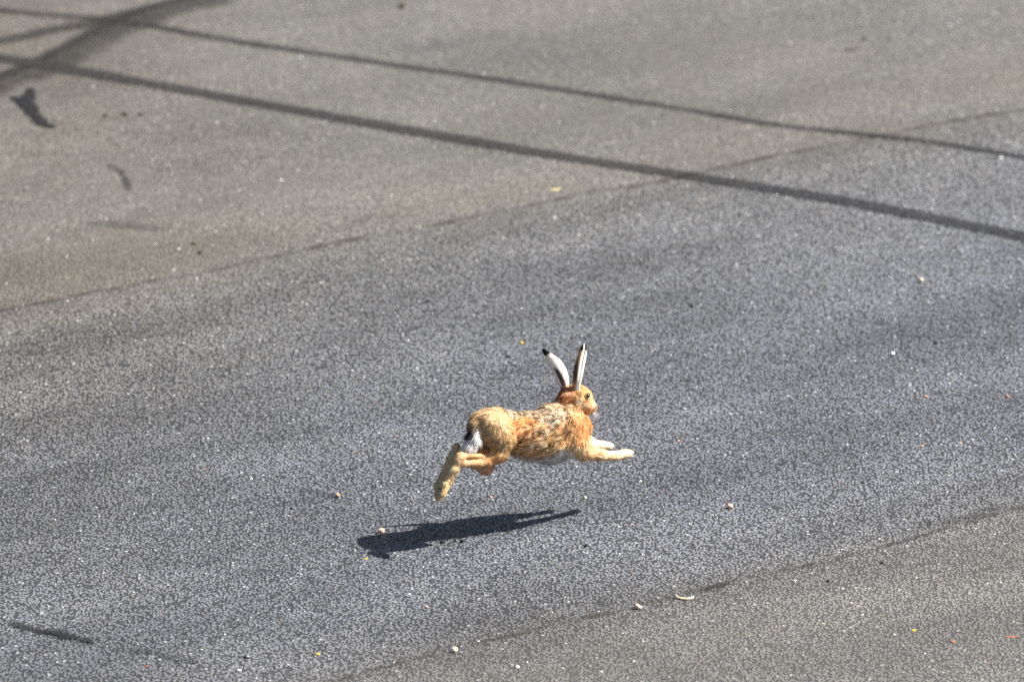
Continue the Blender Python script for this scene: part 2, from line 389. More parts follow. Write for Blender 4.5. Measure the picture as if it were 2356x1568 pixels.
def prim_sdf(p, q):
    """distance of points q (N,3) to primitive p"""
    a, b = p['a'], p['b']; ba = b - a
    pa = q - a
    if p['sy'] != 1.0:
        s = np.array([1, 1 / p['sy'], 1]); pa = pa * s; ba = ba * s
    h = np.clip((pa @ ba) / (ba @ ba), 0, 1)
    d = np.sqrt(((pa - h[:, None] * ba) ** 2).sum(1)) - (p['ra'] + (p['rb'] - p['ra']) * h)
    return d * min(1.0, p['sy'])
VOX = 0.0040
lo = np.min([np.minimum(p['a'], p['b']) for p in PR], axis=0) - 0.12
hi = np.max([np.maximum(p['a'], p['b']) for p in PR], axis=0) + 0.12
lo = lo.astype(np.float32)
N = np.ceil((hi - lo) / VOX).astype(int)
F = np.full(N, 0.2, np.float32)
for p in PR:
    m = max(p['ra'], p['rb']) + p['k'] + 0.012
    i0 = np.maximum(np.floor((np.minimum(p['a'], p['b']) - m - lo) / VOX).astype(int), 0)
    i1 = np.minimum(np.ceil((np.maximum(p['a'], p['b']) + m - lo) / VOX).astype(int) + 1, N)
    ax = [lo[i] + VOX * np.arange(i0[i], i1[i], dtype=np.float32) for i in range(3)]
    G = np.stack(np.meshgrid(*ax, indexing='ij'), -1); shp = G.shape[:3]
    d = prim_sdf(p, G.reshape(-1, 3)).reshape(shp)
    sub = F[i0[0]:i1[0], i0[1]:i1[1], i0[2]:i1[2]]
    k = p['k']; hh = np.maximum(k - np.abs(sub - d), 0) / k
    sub[...] = np.minimum(sub, d) - hh * hh * k * 0.25
def surface_nets(F):
    S = F < 0
    n = np.array(F.shape) - 1
    corners = [(i, j, k) for i in (0, 1) for j in (0, 1) for k in (0, 1)]
    cnt = np.zeros(n, np.int8)
    for c in corners: cnt += S[c[0]:n[0] + c[0], c[1]:n[1] + c[1], c[2]:n[2] + c[2]]
    act = (cnt > 0) & (cnt < 8)
    cells = np.argwhere(act); idx = -np.ones(n, np.int64); idx[act] = np.arange(len(cells))
    acc = np.zeros((len(cells), 3)); num = np.zeros(len(cells))
    for c in corners:
        for ax in range(3):
            if c[ax]: continue
            c2 = list(c); c2[ax] = 1
            fa = F[tuple((cells + c).T)]; fb = F[tuple((cells + c2).T)]
            m = (fa < 0) != (fb < 0)
            t = fa[m] / (fa[m] - fb[m])
            pt = np.tile(np.array(c, float), (m.sum(), 1)); pt[:, ax] = t
            acc[m] += pt; num[m] += 1
    V = cells + acc / num[:, None]
    quads = []
    for ax in range(3):
        o1, o2 = (ax + 1) % 3, (ax + 2) % 3
        sl = [slice(1, n[i]) for i in range(3)]; sl[ax] = slice(0, n[ax])
        sl2 = list(sl); sl2[ax] = slice(1, n[ax] + 1)
        A = S[tuple(sl)]; B = S[tuple(sl2)]
        e = np.argwhere(A != B); off = np.array([s.start for s in sl]); g = e + off
        inside = A[tuple(e.T)]
        def cell(da, db):
            q = g.copy(); q[:, o1] -= da; q[:, o2] -= db; return idx[tuple(q.T)]
        q = np.stack([cell(1, 1), cell(0, 1), cell(0, 0), cell(1, 0)], 1)
        q[~inside] = q[~inside][:, ::-1]
        quads.append(q)
    return V, np.concatenate(quads)
V, Q = surface_nets(F)
V = V * VOX + lo
# light relaxation
E = np.concatenate([Q[:, [0, 1]], Q[:, [1, 2]], Q[:, [2, 3]], Q[:, [3, 0]]])
for _ in range(3):
    s = np.zeros_like(V); c = np.zeros(len(V))
    np.add.at(s, E[:, 0], V[E[:, 1]]); np.add.at(s, E[:, 1], V[E[:, 0]])
    np.add.at(c, E[:, 0], 1); np.add.at(c, E[:, 1], 1)
    V = V * 0.6 + 0.4 * s / c[:, None]
T = np.concatenate([Q[:, [0, 1, 2]], Q[:, [0, 2, 3]]])
FN = np.cross(V[T[:, 1]] - V[T[:, 0]], V[T[:, 2]] - V[T[:, 0]])
VN = np.zeros_like(V)
for i in range(3): np.add.at(VN, T[:, i], FN)
VN /= np.linalg.norm(VN, axis=1)[:, None] + 1e-12

# ------------------------------------------------------------------ the coat: dabs of colour laid on the body surface
bvh = BVHTree.FromPolygons([tuple(v) for v in V], [tuple(map(int, q)) for q in Q])
CAMH = Vector(to_hare(CAM))
def pick(x, y, Y=0.0):
    d = Vector(to_hare(ray(*zpix(x, y)))).normalized()
    hit = bvh.ray_cast(CAMH, d)
    return np.array(hit[0]) if hit[0] is not None else P(x, y, Y)
# x, y, radius (study-crop px), sRGB coat colour, mottle (dark/pale agouti banding)
DABS = [
 (600, 705, 90, (196, 166, 118), .22), (500, 745, 80, (178, 146, 98), .25), (700, 740, 80, (194, 164, 116), .25), (560, 850, 70, (172, 140, 92), .3),
 (640, 860, 80, (176, 144, 94), .3), (740, 890, 70, (178, 142, 90), .3), (720, 1000, 70, (176, 140, 88), .3), (600, 960, 60, (168, 132, 84), .3),
 (640, 1080, 70, (196, 152, 98), .2), (560, 1040, 50, (190, 148, 98), .2), (480, 790, 40, (150, 122, 84), .3),
 (800, 715, 45, (206, 184, 150), .8), (880, 712, 45, (210, 188, 154), .9), (960, 715, 50, (206, 180, 146), .9), (1040, 705, 55, (200, 168, 130), .9),
 (1110, 680, 55, (196, 166, 128), .95), (1190, 640, 55, (200, 165, 120), .95), (1160, 730, 55, (208, 184, 152), .95), (1250, 690, 55, (214, 186, 150), .8),
 (1080, 745, 40, (205, 176, 140), .9), (1300, 660, 45, (212, 176, 126), .5),
 (800, 800, 45, (194, 146, 88), .3), (800, 870, 40, (190, 144, 88), .35), (860, 785, 50, (202, 140, 74), .3), (930, 785, 50, (204, 138, 64), .3), (1000, 800, 45, (196, 136, 74), .45), (850, 850, 45, (190, 124, 66), .4), (920, 850, 50, (184, 124, 66), .55),
 (1000, 880, 60, (186, 140, 84), .9), (1090, 850, 55, (192, 148, 96), .8), (1050, 950, 60, (182, 142, 92), .95), (950, 960, 55, (180, 138, 88), .95), (1150, 930, 55, (196, 156, 106), .7),
 (860, 950, 45, (190, 146, 92), .7), (850, 1020, 50, (190, 146, 96), .5), (950, 1040, 50, (196, 152, 104), .45), (1050, 1030, 45, (200, 160, 112), .5), (1160, 1010, 40, (206, 170, 122), .4),
 (830, 1095, 50, (236, 230, 222), .05), (930, 1125, 60, (240, 236, 230), .05), (1050, 1130, 70, (242, 239, 235), .05), (1160, 1120, 60, (242, 239, 235), .05), (1240, 1070, 55, (240, 236, 232), .08), (1290, 1040, 35, (236, 228, 216), .1),
 (1260, 830, 60, (208, 160, 106), .4), (1330, 760, 60, (216, 164, 106), .25), (1390, 760, 50, (220, 164, 104), .15), (1330, 860, 60, (220, 170, 112), .25), (1400, 860, 50, (208, 148, 92), .2),
 (1390, 930, 50, (210, 152, 98), .2), (1310, 950, 55, (224, 180, 124), .2), (1450, 800, 40, (224, 172, 112), .1), (1465, 900, 45, (226, 182, 128), .1), (1430, 990, 50, (232, 196, 148), .1), (1350, 1020, 45, (232, 200, 156), .15),
 (1350, 690, 45, (220, 178, 124), .2), (1410, 730, 45, (224, 182, 128), .12),
 (1240, 525, 45, (158, 104, 62), .3), (1275, 570, 45, (154, 98, 56), .35), (1235, 585, 40, (160, 100, 56), .3), (1340, 590, 28, (134, 86, 46), .3), (1290, 480, 40, (166, 112, 66), .3),
 (1370, 490, 30, (190, 142, 88), .45), (1420, 490, 30, (204, 156, 100), .4), (1395, 545, 28, (196, 152, 100), .4), (1395, 600, 26, (226, 206, 176), .2), (1360, 560, 22, (178, 130, 80), .4), (1425, 575, 16, (206, 168, 118), .3), (1455, 600, 18, (186, 142, 96), .25), (1430, 640, 26, (222, 190, 146), .2), (1385, 640, 26, (196, 152, 102), .3),
 (1495, 590, 22, (226, 192, 146), .1), (1515, 630, 24, (238, 216, 184), .05), (1490, 640, 12, (206, 160, 112), .15), (1531, 652, 9, (150, 104, 84), .0), (1506, 700, 9, (140, 92, 62), .1), (1490, 690, 22, (226, 186, 134), .1),
 (1500, 1060, 50, (224, 176, 116), .35), (1600, 1075, 50, (230, 190, 132), .3), (1700, 1085, 45, (234, 202, 146), .25), (1800, 1060, 50, (236, 212, 164), .08), (1780, 1115, 30, (206, 178, 116), .2),
 (1540, 985, 40, (240, 220, 186), .05), (1640, 990, 50, (242, 226, 194), .05),
 (450, 1085, 45, (206, 162, 108), .15), (520, 1140, 50, (222, 178, 128), .1), (400, 1150, 40, (210, 166, 112), .15), (620, 1140, 40, (200, 154, 102), .15),
 (285, 1000, 45, (216, 190, 140), .12), (260, 1100, 45, (198, 170, 118), .25), (250, 1200, 45, (204, 174, 120), .25), (190, 1270, 45, (206, 176, 120), .25), (310, 1150, 35, (204, 164, 108), .2), (110, 1340, 40, (188, 160, 106), .3), (150, 1310, 22, (228, 208, 168), .1), (150, 1368, 14, (84, 60, 34), .1), (130, 1410, 30, (214, 190, 144), .2), (110, 1460, 26, (176, 142, 82), .3), (190, 1370, 30, (190, 154, 94), .3),  # small dark dab at the toe cleft: brown fur plus painted-in shade
 (520, 1215, 50, (208, 166, 132), .08),
 (440, 835, 30, (20, 18, 18), .0), (421, 885, 28, (20, 18, 18), .0), (480, 860, 20, (214, 212, 214), .0), (470, 920, 32, (238, 238, 240), .0), (420, 970, 36, (240, 240, 242), .0), (385, 1020, 30, (240, 240, 242), .0),
]
def pale_coat(c): return (c * .95 + .05 * (c @ np.array([.3, .6, .1]))) * np.array([1.08, 1.02, .99])
DP, DR, DC, DM = [], [], [], []
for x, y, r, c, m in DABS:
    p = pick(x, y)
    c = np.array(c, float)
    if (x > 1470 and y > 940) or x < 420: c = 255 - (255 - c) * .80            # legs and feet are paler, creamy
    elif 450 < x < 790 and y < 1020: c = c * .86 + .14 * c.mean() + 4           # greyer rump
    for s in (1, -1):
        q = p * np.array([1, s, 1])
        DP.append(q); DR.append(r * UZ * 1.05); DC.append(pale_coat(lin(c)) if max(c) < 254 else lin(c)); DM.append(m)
# the side the photograph does not show
for x, y, Y, r, c, m in ((900, 1150, 0, 90, (242, 240, 236), .05), (1150, 1170, 0, 90, (242, 240, 236), .05), (1430, 1100, 0, 60, (236, 214, 180), .1)):
    DP.append(P(x, y, Y)); DR.append(r * UZ); DC.append(lin(c)); DM.append(m)
DP = np.array(DP); DR = np.array(DR); DC = np.array(DC); DM = np.array(DM)
def cap_white(c, m=.84):
    return c * np.minimum(1.0, m / c.max(1))[:, None]
def coat(q):
    out = np.zeros((len(q), 3)); mo = np.zeros(len(q))
    for i in range(0, len(q), 20000):
        d2 = ((q[i:i + 20000, None, :] - DP[None]) ** 2).sum(2) / (DR ** 2)[None]
        w = np.exp(-d2 * 1.3) + 0.02 / (1 + d2 * d2)
        w = w ** 1.6 / DR[None]
        w /= w.sum(1, keepdims=True)
        out[i:i + 20000] = cap_white((w @ DC) * np.array([1.50, 1.52, 1.54])); mo[i:i + 20000] = w @ DM
    return out, mo
def vnoise(q, cell, seed):
    """value noise in numpy"""
    g = q / cell; i = np.floor(g).astype(np.int64); f = g - i; f = f * f * (3 - 2 * f)
    def h(a, b, c):
        n = (a * 374761393 + b * 668265263 + c * 2147483647 + seed * 144665) & 0x7fffffff
        n = ((n ^ (n >> 13)) * 1274126177) & 0x7fffffff
        return ((n ^ (n >> 16)) & 0xffff) / 65535.0
    r = 0
    for a in (0, 1):
        for b in (0, 1):
            for c in (0, 1):
                w = (f[:, 0] if a else 1 - f[:, 0]) * (f[:, 1] if b else 1 - f[:, 1]) * (f[:, 2] if c else 1 - f[:, 2])
                r = r + w * h(i[:, 0] + a, i[:, 1] + b, i[:, 2] + c)
    return r
def mottled(col, mo, q, rnd):
    n = 0.55 * vnoise(q, 0.012, 3) + 0.45 * vnoise(q, 0.006, 9) + (rnd - 0.5) * 0.22
    dark = np.clip((0.462 - n) / 0.05, 0, 1)[:, None] * np.minimum(mo * 1.25, .85)[:, None]
    pale = np.clip((n - 0.54) / 0.09, 0, 1)[:, None] * mo[:, None]
    c = col * (1 - dark) + dark * (col * 0.06 + np.array([.008, .005, .003]))
    c = c * (1 - 0.75 * pale) + 0.75 * pale * np.array([.84, .76, .62])
    return c

HARE = bpy.data.objects.new('hare', None); COL.objects.link(HARE)
HARE.rotation_euler = (0, 0, PSI); HARE.empty_display_size = 0.1
tag(HARE, 'brown hare in full leap with black-tipped ears above its own shadow', 'hare')

m_skin, nt, b = new_mat('hare_skin')
at = nt.n('ShaderNodeVertexColor'); at.layer_name = 'coat'
pz = nt.n('ShaderNodeTexCoord').outputs['Object']
nz = nt.noise(pz, 260.0, 3.0)
nt.link(nt.mix(nt.ramp(nz, 0.3, 0.7, 0.0, 0.5), at.outputs[0], (0.10, 0.065, 0.04, 1), 'MULTIPLY'), b.inputs['Base Color'])
b.inputs['Roughness'].default_value = 0.9; b.inputs['Specular IOR Level'].default_value = 0.1
body = fast_mesh('body', V, T, m_skin, HARE)
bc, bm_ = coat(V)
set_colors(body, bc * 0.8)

# ------------------------------------------------------------------ fur
m_fur, nt, b = new_mat('hare_fur')
at = nt.n('ShaderNodeVertexColor'); at.layer_name = 'coat'
nt.link(at.outputs[0], b.inputs['Base Color'])
b.inputs['Roughness'].default_value = 0.6; b.inputs['Specular IOR Level'].default_value = 0.25
tl = nt.n('ShaderNodeBsdfTranslucent'); nt.link(at.outputs[0], tl.inputs[0])
mx = nt.n('ShaderNodeMixShader'); mx.inputs[0].default_value = 0.25
nt.link(b.outputs[0], mx.inputs[1]); nt.link(tl.outputs[0], mx.inputs[2])
nt.link(mx.outputs[0], m_fur.node_tree.nodes['Material Output'].inputs[0])

def blend_attr(q):
    """fur flow, length, lift from the limb each point lies on"""
    Wt = np.zeros(len(q)); fl = np.zeros((len(q), 3)); ln = np.zeros(len(q)); lf = np.zeros(len(q))
    for p in PR:
        d = prim_sdf(p, q)
        w = np.exp(-np.maximum(d + 0.004, 0) / 0.006)
        f = np.array(p['flow'], float); f /= np.linalg.norm(f)
        Wt += w; fl += w[:, None] * f; ln += w * p['fl']; lf += w * p['lift']
    return fl / Wt[:, None], ln / Wt, lf / Wt
def make_fur(n, name, parent, long=1.0, thin=1.0, up=1.0):
    area = np.linalg.norm(FN, axis=1); cum = np.cumsum(area); cum /= cum[-1]
    t = np.searchsorted(cum, rng.random(n)); t = np.minimum(t, len(T) - 1)
    u = rng.random(n); v = rng.random(n); sw = u + v > 1; u[sw] = 1 - u[sw]; v[sw] = 1 - v[sw]
    A, B, C = V[T[t, 0]], V[T[t, 1]], V[T[t, 2]]
    q = A + (B - A) * u[:, None] + (C - A) * v[:, None]
    nn = VN[T[t, 0]] * (1 - u - v)[:, None] + VN[T[t, 1]] * u[:, None] + VN[T[t, 2]] * v[:, None]
    nn /= np.linalg.norm(nn, axis=1)[:, None]
    # keep the eyes free
    keep = np.ones(n, bool)
    for e in EYES: keep &= np.linalg.norm(q - e, axis=1) > 0.0146
    q, nn = q[keep], nn[keep]; n = len(q)
    fl, ln, lf = blend_attr(q)
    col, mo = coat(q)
    clump = (np.stack([vnoise(q, 0.010, 20 + i) for i in range(3)], 1) - 0.5) * np.clip(ln / .014, .25, 1.0)[:, None]
    clump2 = np.stack([vnoise(q, 0.03, 40 + i) for i in range(3)], 1) - 0.5
    d = fl + clump * 1.1 + clump2 * 0.7 + rng.normal(0, 0.16, (n, 3))
    d -= nn * (d * nn).sum(1)[:, None]; d /= np.linalg.norm(d, axis=1)[:, None] + 1e-9
    lift = np.clip(lf * up * (0.6 + 0.8 * vnoise(q, 0.014, 61)) + rng.normal(0, 0.08, n), 0.06, 0.95)
    L = 1.12 * long * ln * (0.6 + 0.8 * rng.random(n)) * (0.8 + 0.5 * vnoise(q, 0.016, 71))
    dir0 = d * (1 - lift * .3)[:, None] + nn * (lift * 1.25)[:, None]; dir0 /= np.linalg.norm(dir0, axis=1)[:, None]
    dir1 = d + nn * (lift * 0.25)[:, None]; dir1 /= np.linalg.norm(dir1, axis=1)[:, None]
    w = np.cross(nn, d); w /= np.linalg.norm(w, axis=1)[:, None]
    w = w + nn * rng.normal(0, 0.25, n)[:, None]
    wd = (0.0008 + 0.0006 * rng.random(n)) * thin
    root = q - nn * 0.0008
    mid = root + dir0 * (L * 0.5)[:, None]; tip = mid + dir1 * (L * 0.5)[:, None]
    vs = np.stack([root - w * wd[:, None], root + w * wd[:, None], mid - w * (wd * .8)[:, None], mid + w * (wd * .8)[:, None], tip], 1)
    base = np.arange(n)[:, None] * 5
    # winding chosen so the broad face looks outward
    tr = np.stack([base + np.array([0, 2, 1]), base + np.array([1, 2, 3]), base + np.array([2, 4, 3])], 1).reshape(-1, 3)
    g = np.cross(vs[:, 2] - vs[:, 0], vs[:, 1] - vs[:, 0])
    flip = ((g * nn).sum(1) < 0).repeat(3)
    tr[flip] = tr[flip][:, ::-1]
    rnd = rng.random(n)
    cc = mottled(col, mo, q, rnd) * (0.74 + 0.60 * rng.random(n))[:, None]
    cols = np.stack([cc * 0.86, cc * 0.86, cc, cc, np.minimum(cc * 1.08, 0.9)], 1)  # darker roots: guard-hair base tone with occlusion shade painted in
    nrm = nn[:, None, :] * 0.9 + np.stack([nn * 0, nn * 0, clump * 1.0, clump * 1.0, clump * 1.3], 1)
    nrm /= np.linalg.norm(nrm, axis=2)[:, :, None]
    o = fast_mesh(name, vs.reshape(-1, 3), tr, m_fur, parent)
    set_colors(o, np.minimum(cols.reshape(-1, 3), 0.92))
    o.data.normals_split_custom_set_from_vertices(nrm.reshape(-1, 3).astype(np.float32).tolist())
    return o

# eyes sit in the brow primitives
EYES = []
eye_c = P(1452, 536, -.0305)
for s in (-1, 1):
    EYES.append(eye_c * np.array([1, -s, 1]) if s == 1 else eye_c)
fur = make_fur(170000, 'fur', HARE)
tag(fur, kind='stuff')
guard = make_fur(30000, 'guard_hair', HARE, 1.55, .55, 1.7)
tag(guard, kind='stuff')

def sphere(c, r, nu=20, nv=12):
    vs, fs = [], []
    for j in range(nv + 1):
        th = math.pi * j / nv
        for i in range(nu):
            ph = 2 * math.pi * i / nu
            vs.append(c + r * np.array([math.sin(th) * math.cos(ph), math.sin(th) * math.sin(ph), math.cos(th)]))
    for j in range(nv):
        for i in range(nu):
            fs.append((j * nu + i, (j + 1) * nu + i, (j + 1) * nu + (i + 1) % nu, j * nu + (i + 1) % nu))
    return vs, fs
def torus_ring(c, axis, r, rr, squash, nu=28, nv=8):
    axis = axis / np.linalg.norm(axis)
    a = np.cross(axis, HZ); a /= np.linalg.norm(a); bb = np.cross(axis, a)
    vs, fs = [], []
    for i in range(nu):
        ph = 2 * math.pi * i / nu; rad = a * math.cos(ph) + bb * math.sin(ph) * squash
        for j in range(nv):
            th = 2 * math.pi * j / nv
            vs.append(c + rad * (r + rr * math.cos(th)) + axis * rr * math.sin(th))
    for i in range(nu):
        for j in range(nv):
            fs.append((i * nv + j, ((i + 1) % nu) * nv + j, ((i + 1) % nu) * nv + (j + 1) % nv, i * nv + (j + 1) % nv))
    return vs, fs
m_eye, nt, b = new_mat('hare_eye')
pz = nt.n('ShaderNodeTexCoord').outputs['Generated']
dd = nt.vmath('LENGTH', nt.vmath('MULTIPLY', nt.vmath('SUBTRACT', pz, (0.55, 0.5, 0.5)), (1, 0, 1)))
nt.link(nt.mix(nt.ramp(dd, 0.27, 0.33), (0.006, 0.005, 0.004, 1), (0.16, 0.065, 0.02, 1)), b.inputs['Base Color'])
b.inputs['Roughness'].default_value = 0.08; b.inputs['Specular IOR Level'].default_value = 0.3
m_lid, nt, b = new_mat('hare_eyelid')
nz = nt.noise(nt.n('ShaderNodeTexCoord').outputs['Object'], 900.0)
nt.link(nt.mix(nz, (0.10, 0.05, 0.03, 1), (0.62, 0.45, 0.30, 1)), b.inputs['Base Color']); b.inputs['Roughness'].default_value = 0.8
for e, s in zip(EYES, (-1, 1)):
    o = mesh_obj('eye', *sphere(e, 0.0112), m_eye, HARE)
    ax = np.array([.25, s, .12])
    mesh_obj('eyelid', *torus_ring(e + np.array([0, s * .0040, 0]), ax, .0110, .0018, .92), m_lid, o)

# ------------------------------------------------------------------ ears
m_ear, nt, b = new_mat('hare_ear')
at = nt.n('ShaderNodeVertexColor'); at.layer_name = 'coat'
pz = nt.n('ShaderNodeTexCoord').outputs['Object']
st = nt.noise(nt.vmath('MULTIPLY', pz, (1.0, 1.0, 0.18)), 900.0, 3.0)
nt.link(nt.mix(0.8, at.outputs[0], nt.mix(nt.ramp(st, 0.3, 0.7), (0.62, 0.6, 0.57, 1), (1.1, 1.1, 1.1, 1)), 'MULTIPLY'), b.inputs['Base Color'])
b.inputs['Roughness'].default_value = 0.8; b.inputs['Specular IOR Level'].default_value = 0.15
bp = nt.n('ShaderNodeBump'); bp.inputs['Strength'].default_value = 0.4; bp.inputs['Distance'].default_value = 0.001
nt.link(st, bp.inputs['Height']); nt.link(bp.outputs[0], b.inputs['Normal'])
VIEW_TO_CAM = to_hare(-CF)
def ear(spine, widths, open_dir, half, colour_fn, ns=40, nth=25, depth=.62):
    sp = [np.array(p) for p in spine]
    def cr(arr, t):
        x = t * (len(arr) - 1); i = min(int(x), len(arr) - 2); f = x - i
        p0, p1, p2, p3 = arr[max(i - 1, 0)], arr[i], arr[i + 1], arr[min(i + 2, len(arr) - 1)]
        return 0.5 * ((2 * p1) + (p2 - p0) * f + (2 * p0 - 5 * p1 + 4 * p2 - p3) * f * f + (3 * p1 - p0 - 3 * p2 + p3) * f ** 3)
    vs, cols = [], []
    for side in (0, 1):
        for i in range(ns + 1):
            s = i / ns
            c = cr(sp, s); tan = cr(sp, min(s + .02, 1)) - cr(sp, max(s - .02, 0)); tan /= np.linalg.norm(tan)
            O = np.array(open_dir, float); O -= tan * (O @ tan); O /= np.linalg.norm(O); W = np.cross(tan, O)
            w = float(np.interp(s, np.linspace(0, 1, len(widths)), widths)) * 0.5
            A = float(np.interp(s, np.linspace(0, 1, len(half)), half))
            for j in range(nth):
                tt = j / (nth - 1) * 2 - 1; th = tt * A
                off = -O * math.cos(th) * w * depth + W * math.sin(th) * w
                ln_ = np.linalg.norm(off) + 1e-9
                th_k = 0.0013 * (1 - abs(tt) ** 6 * .6)
                vs.append(c + off * (1 - side * min(th_k * 2 / ln_, .85)))
                cols.append(colour_fn(s, tt, side))
    fs = []; n1 = (ns + 1) * nth
    for i in range(ns):
        for j in range(nth - 1):
            a = i * nth + j
            fs.append((a, a + 1, a + nth + 1, a + nth)); fs.append((n1 + a, n1 + a + nth, n1 + a + nth + 1, n1 + a + 1))
        for j in (0, nth - 1):
            a = i * nth + j; q = (a, a + nth, n1 + a + nth, n1 + a)
            fs.append(q if j == 0 else q[::-1])
    for i in (0, ns):
        for j in range(nth - 1):
            a = i * nth + j; q = (a, n1 + a, n1 + a + 1, a + 1)
            fs.append(q if i == 0 else q[::-1])
    o = mesh_obj('ear', vs, fs, m_ear, HARE)
    cols = np.array(cols); set_colors(o, cols)
    # short fuzz lying up the ear, denser along the rims
    vv = np.array(vs).reshape(2, ns + 1, nth, 3); cv = cols.reshape(2, ns + 1, nth, 3)
    m = 3600
    si = rng.random(m) * (ns - 2.01); ti = rng.random(m) * (nth - 1.01)
    rim = rng.random(m) < .4; ti[rim] = np.where(rng.random(rim.sum()) < .5, .01, nth - 1.02)
    i0 = si.astype(int); j0 = ti.astype(int); fi = (si - i0)[:, None]; fj = (ti - j0)[:, None]
    A = vv[0]
    q = A[i0, j0] * (1 - fi) * (1 - fj) + A[i0 + 1, j0] * fi * (1 - fj) + A[i0, j0 + 1] * (1 - fi) * fj + A[i0 + 1, j0 + 1] * fi * fj
    up = A[i0 + 2, j0] - A[i0, j0]; up /= np.linalg.norm(up, axis=1)[:, None] + 1e-9
    sd = A[i0, j0 + 1] - A[i0, j0]; sd /= np.linalg.norm(sd, axis=1)[:, None] + 1e-9
    nn = np.cross(up, sd); cen = A[i0].mean(1); nn *= np.sign(((q - cen) * nn).sum(1))[:, None]; nn /= np.linalg.norm(nn, axis=1)[:, None] + 1e-9
    out = np.where(rim & (ti < 1), -1.0, np.where(rim, 1.0, 0.0))[:, None]
    L = (.0035 + .0045 * rng.random(m))[:, None]
    d = up + nn * .22 + sd * (out * .55 + rng.normal(0, .2, (m, 1))); d /= np.linalg.norm(d, axis=1)[:, None]
    w = np.cross(nn, d) * .0006
    bl = np.stack([q - w, q + w, q + d * L], 1); base = np.arange(m)[:, None] * 3
    tr = base + np.array([0, 1, 2]); g = np.cross(bl[:, 1] - bl[:, 0], bl[:, 2] - bl[:, 0]); fl = (g * nn).sum(1) < 0; tr[fl] = tr[fl][:, ::-1]
    f = fast_mesh('ear_fuzz', bl.reshape(-1, 3), tr, m_fur, o); tag(f, kind='stuff')
    cc = cv[0][i0, j0] * (0.75 + .5 * rng.random((m, 1)))
    set_colors(f, np.minimum(np.repeat(cc, 3, 0), .88))
    f.data.normals_split_custom_set_from_vertices(np.repeat(nn, 3, 0).astype(np.float32).tolist())
    return o
def mixc(a, b, t):
    t = min(max(t, 0), 1); t = t * t * (3 - 2 * t); return np.array(a) * (1 - t) + np.array(b) * t
WHT, TAN, DRK, BLK, RUF, PNK = lin((240, 236, 230)), lin((204, 172, 124)), lin((92, 78, 74)), lin((14, 12, 12)), lin((176, 122, 76)), lin((190, 150, 126))
def zoom2(x, y): return ((2100 + x / 4.126 - 1700) * 2.24, (1340 + y / 4.126 - 1340) * 2.24)
# near (right) ear: rolled, slit turned towards the viewer's side
def col_r(s, t, side):
    t = -t
    if side: c = mixc(PNK, TAN, s)
    else:
        back = mixc(mixc(RUF, TAN, s * 2), DRK, 1.7 * math.exp(-((s - .40) / .20) ** 2 - ((t - .70) / .17) ** 2))
        back = mixc(TAN, back, (s - .12) / .2)
        c = back if t > -0.2 else mixc(WHT, TAN, 1 - s * 1.6)
        if abs(t) > .90: c = WHT
    tipm = (s - (.70 + .05 * abs(t))) / .05
    if abs(t) > .93: tipm = (s - .93) / .05
    return mixc(c, BLK, tipm)
sr = [P(*zoom2(x, y), Y) for x, y, Y in ((850, 930, -.018), (853, 830, -.020), (868, 680, -.026), (893, 520, -.030), (940, 330, -.034), (968, 215, -.036), (988, 130, -.036))]
ear(sr, [.022, .030, .040, .044, .042, .034, .027, .004], to_hare(np.array([.62, -.78, 0.1])), [2.4, 2.95, 3.0, 3.0, 2.95, 2.9, 2.75, 2.0], col_r)
# far (left) ear: its convex white back turned to us
def col_l(s, t, side):
    if side: return mixc(mixc(PNK, TAN, s), BLK, (s - .74) / .05)
    c = WHT
    dark = max(0, 1 - ((s - .33) / .25) ** 2) * max(0, 1 - ((t - (.05 + .55 * (s - .1))) / .26) ** 2)
    c = mixc(c, DRK, dark * 1.6)
    c = mixc(c, TAN, max(0, 1 - s / .30)) if t < .25 else mixc(c, DRK, max(0, 1 - s / .24))
    c = mixc(c, RUF, (.14 - s) / .1)
    if abs(t) > .93: c = mixc(c, TAN, .5)
    return mixc(c, BLK, (s - (.775 + .03 * t)) / .05)
sl = [P(*zoom2(x, y), Y) for x, y, Y in ((660, 920, .018), (650, 830, .020), (612, 690, .026), (540, 530, .032), (448, 400, .036), (362, 305, .038), (290, 222, .040))]
ear(sl, [.024, .034, .044, .050, .045, .029, .019, .006], to_hare(np.array([-.35, .90, .15])), [2.0, 2.3, 2.0, 1.8, 1.7, 1.7, 1.7, 1.3], col_l)

# ------------------------------------------------------------------ whiskers
m_wh, nt, b = new_mat('whisker')
nt.link(nt.mix(nt.noise(nt.n('ShaderNodeTexCoord').outputs['Object'], 60.0), (0.75, 0.73, 0.70, 1), (0.92, 0.92, 0.92, 1)), b.inputs['Base Color']); b.inputs['Roughness'].default_value = 0.4
def tube(pts, r0, r1, n=5):
    vs, fs = [], []
    for i, p in enumerate(pts):
        d = pts[min(i + 1, len(pts) - 1)] - pts[max(i - 1, 0)]; d /= np.linalg.norm(d)
        a = np.cross(d, [0.3, 0.5, 0.8]); a /= np.linalg.norm(a); bb = np.cross(d, a)
        r = r0 + (r1 - r0) * i / (len(pts) - 1)
        for k in range(n):
            th = 2 * math.pi * k / n; vs.append(p + r * (a * math.cos(th) + bb * math.sin(th)))
    for i in range(len(pts) - 1):
        for k in range(n):
            fs.append((i * n + k, i * n + (k + 1) % n, (i + 1) * n + (k + 1) % n, (i + 1) * n + k))
    fs.append(tuple(range(n))[::-1]); fs.append(tuple(range((len(pts) - 1) * n, len(pts) * n)))
    return vs, fs
